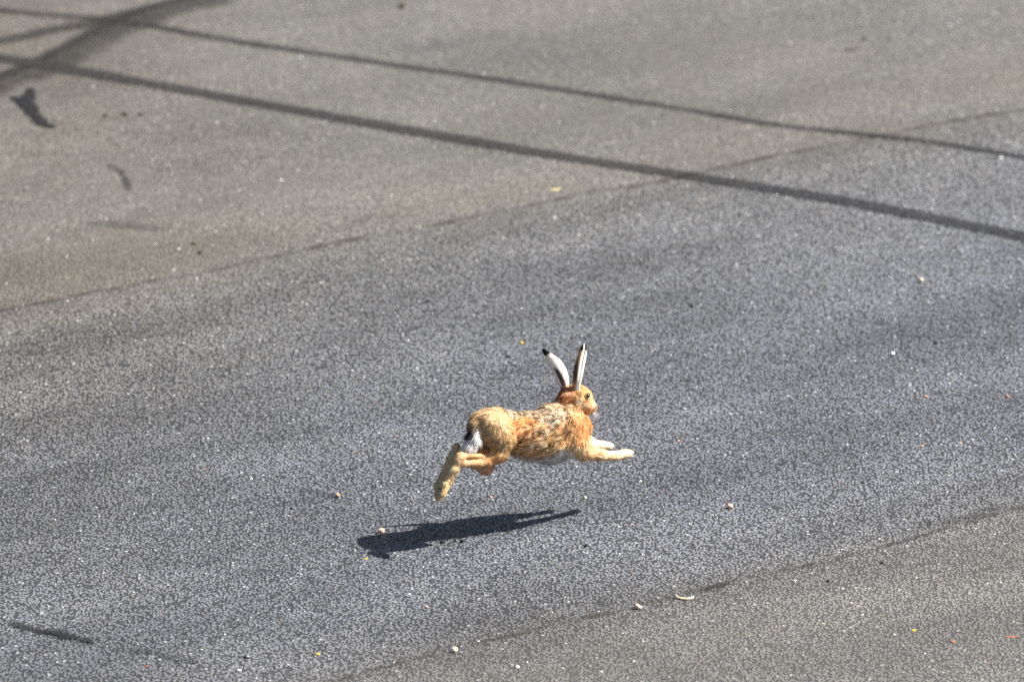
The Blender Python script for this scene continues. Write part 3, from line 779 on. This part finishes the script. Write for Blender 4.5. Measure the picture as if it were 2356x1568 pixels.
for s in (-1, 1):
    for k, (x2, y2) in enumerate(((1462, 742), (1474, 758), (1486, 752), (1498, 748), (1508, 738), (1518, 728))):
        a = P(1490 + k * 4, 678, 0) + np.array([0, s * .010, 0]); e = P(x2, y2, 0) + np.array([0, s * (.026 + .003 * k), 0])
        pts = [a + (e - a) * t + np.array([0, s * .006 * math.sin(math.pi * t), .003 * math.sin(math.pi * t)]) for t in np.linspace(0, 1, 7)]
        mesh_obj('whisker', *tube(pts, .00045, .0002), m_wh, HARE)

# ------------------------------------------------------------------ loose things on the road
def stone_mat(name, c, c2, rough=0.8, scale=160):
    m, nt, b = new_mat(name)
    pz = nt.n('ShaderNodeTexCoord').outputs['Object']
    nt.link(nt.mix(nt.ramp(nt.noise(pz, scale, 4.0), 0.35, 0.65), g3(lin(c)), g3(lin(c2))), b.inputs['Base Color'])
    b.inputs['Roughness'].default_value = rough
    bp = nt.n('ShaderNodeBump'); bp.inputs['Strength'].default_value = 0.5; bp.inputs['Distance'].default_value = 0.002
    nt.link(nt.noise(pz, scale * 2.5, 3.0), bp.inputs['Height']); nt.link(bp.outputs[0], b.inputs['Normal'])
    return m
MS = dict(pink=stone_mat('pink_stone', (206, 160, 142), (226, 188, 170)), cream=stone_mat('cream_stone', (214, 192, 164), (232, 214, 190)),
          tan=stone_mat('tan_stone', (150, 124, 104), (186, 158, 132)), yellow=stone_mat('yellow_grey_stone', (186, 178, 152), (208, 200, 176)),
          white=stone_mat('white_stone', (226, 226, 226), (240, 240, 238)), orange=stone_mat('orange_stone', (196, 146, 116), (214, 168, 136)),
          black=stone_mat('black_rubber_crumb', (14, 14, 16), (30, 29, 30), .7), brown=stone_mat('dark_earth', (52, 46, 34), (74, 66, 44)),
          petal=stone_mat('yellow_petal', (206, 170, 30), (226, 196, 60), .6), red=stone_mat('rusty_flake', (136, 74, 52), (160, 100, 74)),
          straw=stone_mat('straw', (206, 186, 120), (226, 208, 150)), twig=stone_mat('pale_twig', (206, 178, 140), (232, 210, 178)))
ICO = None
def pebble(name, u, v, w, mat, label, cat, group=None, flat=.6, elong=1.3, rot=None, seed=0):
    """rounded angular stone w metres wide, cut by random planes so it has facets"""
    r = random.Random(seed * 977 + int(u * 13 + v * 7))
    vs, fs = sphere(np.zeros(3), 1.0, 14, 8)
    vs = np.array(vs)
    for _ in range(9):
        n = np.array([r.gauss(0, 1), r.gauss(0, 1), r.gauss(0, 1)]); n /= np.linalg.norm(n)
        lim = r.uniform(.62, .9); d = vs @ n; ex = np.maximum(d - lim, 0); vs = vs - ex[:, None] * n * .95
    vs = vs * (1 + .05 * np.sin(vs @ np.array([5., 7., 3.]) + seed))[:, None]
    vs = vs * np.array([w / 2, w / 2 / elong, w / 2 * flat])
    a = r.uniform(-.5, .5) if rot is None else rot
    vs = vs @ np.array([[math.cos(a), math.sin(a), 0], [-math.sin(a), math.cos(a), 0], [0, 0, 1]])
    vs[:, 2] -= vs[:, 2].min() + 0.0015
    o = mesh_obj(name, vs, fs, mat); o.location = ground(u, v)
    return tag(o, label, cat, group)
PX = 1 / 627.0
pebble('pebble', 877, 1226, 17 * PX, MS['pink'], 'pale pink pebble at the ear end of the hare\'s shadow', 'pebble', flat=.85, rot=.5)
pebble('pebble', 777, 1143, 14 * PX, MS['tan'], 'small brownish stone lying on a faint dark scuff', 'pebble', flat=.9)
pebble('pebble', 1680, 1169, 17 * PX, MS['pink'], 'smooth domed pink pebble alone on the dark lane ahead of the hare', 'pebble', flat=.75)
pebble('pebble', 1130, 1144, 8 * PX, MS['orange'], 'tiny orange stone under the hare between its foot and shadow', 'pebble')
pebble('pebble', 1346, 1147, 9 * PX, MS['cream'], 'tiny cream stone above the pointed tip of the shadow', 'pebble', flat=.9)
pebble('pebble', 1468, 1400, 18 * PX, MS['cream'], 'blocky cream pebble near the pale curved twig', 'pebble', flat=.75)
pebble('pebble', 1046, 1499, 15 * PX, MS['yellow'], 'round yellowish grey pebble on the second paving seam', 'pebble', flat=.95, elong=1.1)
pebble('pebble', 2118, 650, 16 * PX, MS['yellow'], 'round yellowish grey pebble on open asphalt beyond the hare', 'pebble', flat=.95, elong=1.1)
pebble('pebble', 2054, 817, 11 * PX, MS['white'], 'bright white round pebble on the grey lane', 'pebble', flat=.95, elong=1.0)
pebble('pebble', 550, 1544, 11 * PX, MS['white'], 'white stone chip near the broken scuffs', 'pebble', flat=.6)
pebble('pebble', 1190, 1535, 10 * PX, MS['white'], 'white stone chip past the seam near the yellowish pebble', 'pebble', flat=.6)
pebble('pebble', 2318, 914, 9 * PX, MS['orange'], 'small rusty orange stone with dark underside near white grit', 'pebble', 'small orange stones', .9)
for u, v, w, l in ((2130, 913, 10, 'small flat orange stone on the lane between white pebble and rusty stone'), (2210, 1020, 9, 'flat orange stone of two lying close together, farther from the black crumb'),
                   (2121, 1026, 9, 'flat orange stone of two lying close together, nearer the black crumb'), (1561, 1014, 7, 'tiny flat orange stone on the lane just ahead of the fore paws')):
    pebble('pebble', u, v, w * PX, MS['orange'], l, 'pebble', 'flat orange stones on the lane', .5)
pebble('pebble', 981, 1396, 8 * PX, MS['pink'], 'tiny pink stone below the hare\'s shadow', 'pebble')
for u, v, w in ((992, 1254, 8), (1018, 1248, 15), (1048, 1244, 7), (1065, 1246, 12)):
    pebble('rubber_crumb', u, v, w * PX, MS['black'], 'black rubber crumb in the row along the shadow\'s lower edge', 'crumb', 'crumbs along the shadow', .6, 1.4)
pebble('rubber_crumb', 1348, 1257, 9 * PX, MS['black'], 'lone round black crumb below the shadow\'s pointed tip', 'crumb', flat=.9, elong=1)
pebble('rubber_crumb', 1171, 822, 14 * PX, MS['black'], 'oblong black crumb left of the hare\'s ears', 'crumb', flat=.5, elong=1.6)
pebble('rubber_crumb', 985, 694, 18 * PX, MS['black'], 'long thin black crumb behind the hare on the lane', 'crumb', flat=.35, elong=2.2, rot=.2)
pebble('rubber_crumb', 1592, 705, 11 * PX, MS['black'], 'blurred black crumb on the lane right of the ears', 'crumb')
for u, v, w, l in ((1985, 1110, 9, 'black crumb on the bluish lane farther on than the domed pink pebble'), (2153, 791, 11, 'oblong black crumb close by the bright white round pebble'),
                   (2316, 777, 9, 'round black crumb beyond the white pebble and the rusty orange stone'), (672, 1170, 7, 'tiny black crumb beside the faint scuff with the brownish stone'),
                   (1760, 1075, 7, 'tiny black crumb just beyond the domed pink pebble')):
    pebble('rubber_crumb', u, v, w * PX, MS['black'], l, 'crumb', 'scattered black crumbs', .7, 1.3)
for u, v, w in ((2030, 1296, 10), (1905, 1337, 9)):
    pebble('rubber_crumb', u, v, w * PX, MS['black'], 'black crumb of the pair near the second paving seam', 'crumb', 'pair of crumbs by the seam', .7, 1.3)
pebble('rubber_crumb', 567, 1513, 15 * PX, MS['black'], 'flat black crumb among the scuffs near the white chip', 'crumb', flat=.4, elong=1.8)
for u, v, w in ((243, 268, 15), (287, 266, 17), (323, 264, 13)):
    pebble('earth_clod', u, v, w * PX, MS['brown'], 'dark clod in the row of three near the tar stain', 'clod', 'row of three clods', .7)
pebble('earth_clod', 926, 19, 20 * PX, MS['brown'], 'dark brown clod beyond the far tyre mark', 'clod', flat=.8)
for u, v, w in ((445, 562, 16), (462, 583, 16)):
    pebble('earth_clod', u, v, w * PX, MS['brown'], 'dark clod of the pair near the first paving seam', 'clod', 'pair of clods near the seam', .6)
pebble('earth_clod', 1988, 93, 15 * PX, MS['brown'], 'dark clod beside the fallen olive leaf', 'clod', flat=.7)

def leaf(name, u, v, length, width, rot, mat, label, cat, curl=.15, bend=0.0, group=None):
    """thin curled blade with thickness"""
    n, m = 12, 4; top, vs, fs = [], [], []
    for side in (0, 1):
        for i in range(n + 1):
            s = i / n; w = width * .5 * max(math.sin(math.pi * (0.06 + .9 * s)) ** .7, .05)
            for j in range(m + 1):
                t = j / m * 2 - 1
                x = (s - .5) * length; y = t * w + bend * length * math.sin(math.pi * s)
                z = curl * length * (2 * s - 1) ** 2 * .5 + curl * width * t * t - side * .0012
                vs.append((x, y, z))
    k = (n + 1) * (m + 1)
    for i in range(n):
        for j in range(m):
            a = i * (m + 1) + j
            fs.append((a, a + m + 1, a + m + 2, a + 1)); fs.append((k + a, k + a + 1, k + a + m + 2, k + a + m + 1))
        for j in (0, m):
            a = i * (m + 1) + j; q = (a, k + a, k + a + m + 1, a + m + 1); fs.append(q if j == 0 else q[::-1])
    for i in (0, n):
        for j in range(m):
            a = i * (m + 1) + j; q = (a, a + 1, k + a + 1, k + a); fs.append(q if i == 0 else q[::-1])
    vs = np.array(vs); a = rot
    vs = vs @ np.array([[math.cos(a), math.sin(a), 0], [-math.sin(a), math.cos(a), 0], [0, 0, 1]])
    vs[:, 2] -= vs[:, 2].min() + .0005
    o = mesh_obj(name, vs, fs, mat); o.location = ground(u, v)
    return tag(o, label, cat, group)
leaf('leaf', 1958, 115, .045, .03, .1, MS['brown'], 'fallen olive-dark leaf beyond the far tyre mark', 'leaf')
leaf('petal', 1201, 789, .014, .012, .3, MS['petal'], 'yellow petal left of the hare\'s ear tips', 'petal')
leaf('petal', 842, 1285, .013, .010, .8, MS['petal'], 'yellow petal just below the hind end of the shadow', 'petal')
leaf('petal', 732, 1504, .013, .012, .2, MS['petal'], 'yellow petal on warm asphalt short of the second seam', 'petal')
leaf('petal', 2103, 1450, .015, .013, 1.2, MS['petal'], 'yellow petal near the rust-red flakes', 'petal')
leaf('dead_leaf', 338, 1532, .012, .010, .3, MS['red'], 'tiny red flake beside the broken scuffs', 'flake')
leaf('dead_leaf', 2194, 1476, .018, .014, 1.2, MS['red'], 'rust-red flake near the yellow petal', 'flake')
leaf('dead_leaf', 2328, 1464, .05, .012, .1, MS['red'], 'long thin rust-red leaf streak on the asphalt', 'leaf', curl=.05)
leaf('straw', 1277, 436, .055, .010, .45, MS['straw'], 'short yellow straw lying between seam and tyre mark', 'straw', curl=.05, bend=-.06)
# twig
tw = [np.array([x, y, z]) for x, y, z in ((-.031, .012, .010), (-.024, -.002, .006), (-.008, -.010, .0045), (.010, -.012, .0045), (.022, -.006, .005), (.031, .004, .006))]
o = mesh_obj('twig', *tube(tw, .0042, .0048, 8), MS['twig']); o.location = ground(1575, 1377); tag(o, 'pale curved twig beside a dark smudge on the second seam', 'twig')

# ------------------------------------------------------------------ loose pale grit lying on the surface (too small and many to count)
gv, gf = [], []
oct_v = np.array([(1, 0, 0), (0, 1, 0), (-1, 0, 0), (0, -1, 0), (0, 0, 1), (0, 0, -.6)], float)
oct_f = np.array([(0, 1, 4), (1, 2, 4), (2, 3, 4), (3, 0, 4), (1, 0, 5), (2, 1, 5), (3, 2, 5), (0, 3, 5)])
NG = 950
gx = rng.uniform(-4.5, 4.5, NG); gy = rng.uniform(-4, 10, NG); gs = rng.uniform(.0020, .0044, NG) * (1 + (rng.random(NG) > .93) * .6)
ga = rng.uniform(0, 6.28, NG)
for i in range(NG):
    sc = oct_v * gs[i] * np.array([1.3, 1, .6]) * rng.uniform(.75, 1.25, (6, 3))
    c, s = math.cos(ga[i]), math.sin(ga[i])
    sc = sc @ np.array([[c, s, 0], [-s, c, 0], [0, 0, 1]]) + np.array([gx[i], gy[i], gs[i] * .3])
    gv.append(sc); gf.append(oct_f + 6 * i)
grit = fast_mesh('loose_grit', np.concatenate(gv), np.concatenate(gf), MS['white'])
grit.data.polygons.foreach_set('use_smooth', np.zeros(len(grit.data.polygons), bool))
tag(grit, 'pale loose grit strewn thinly over the asphalt', 'grit', kind='stuff')
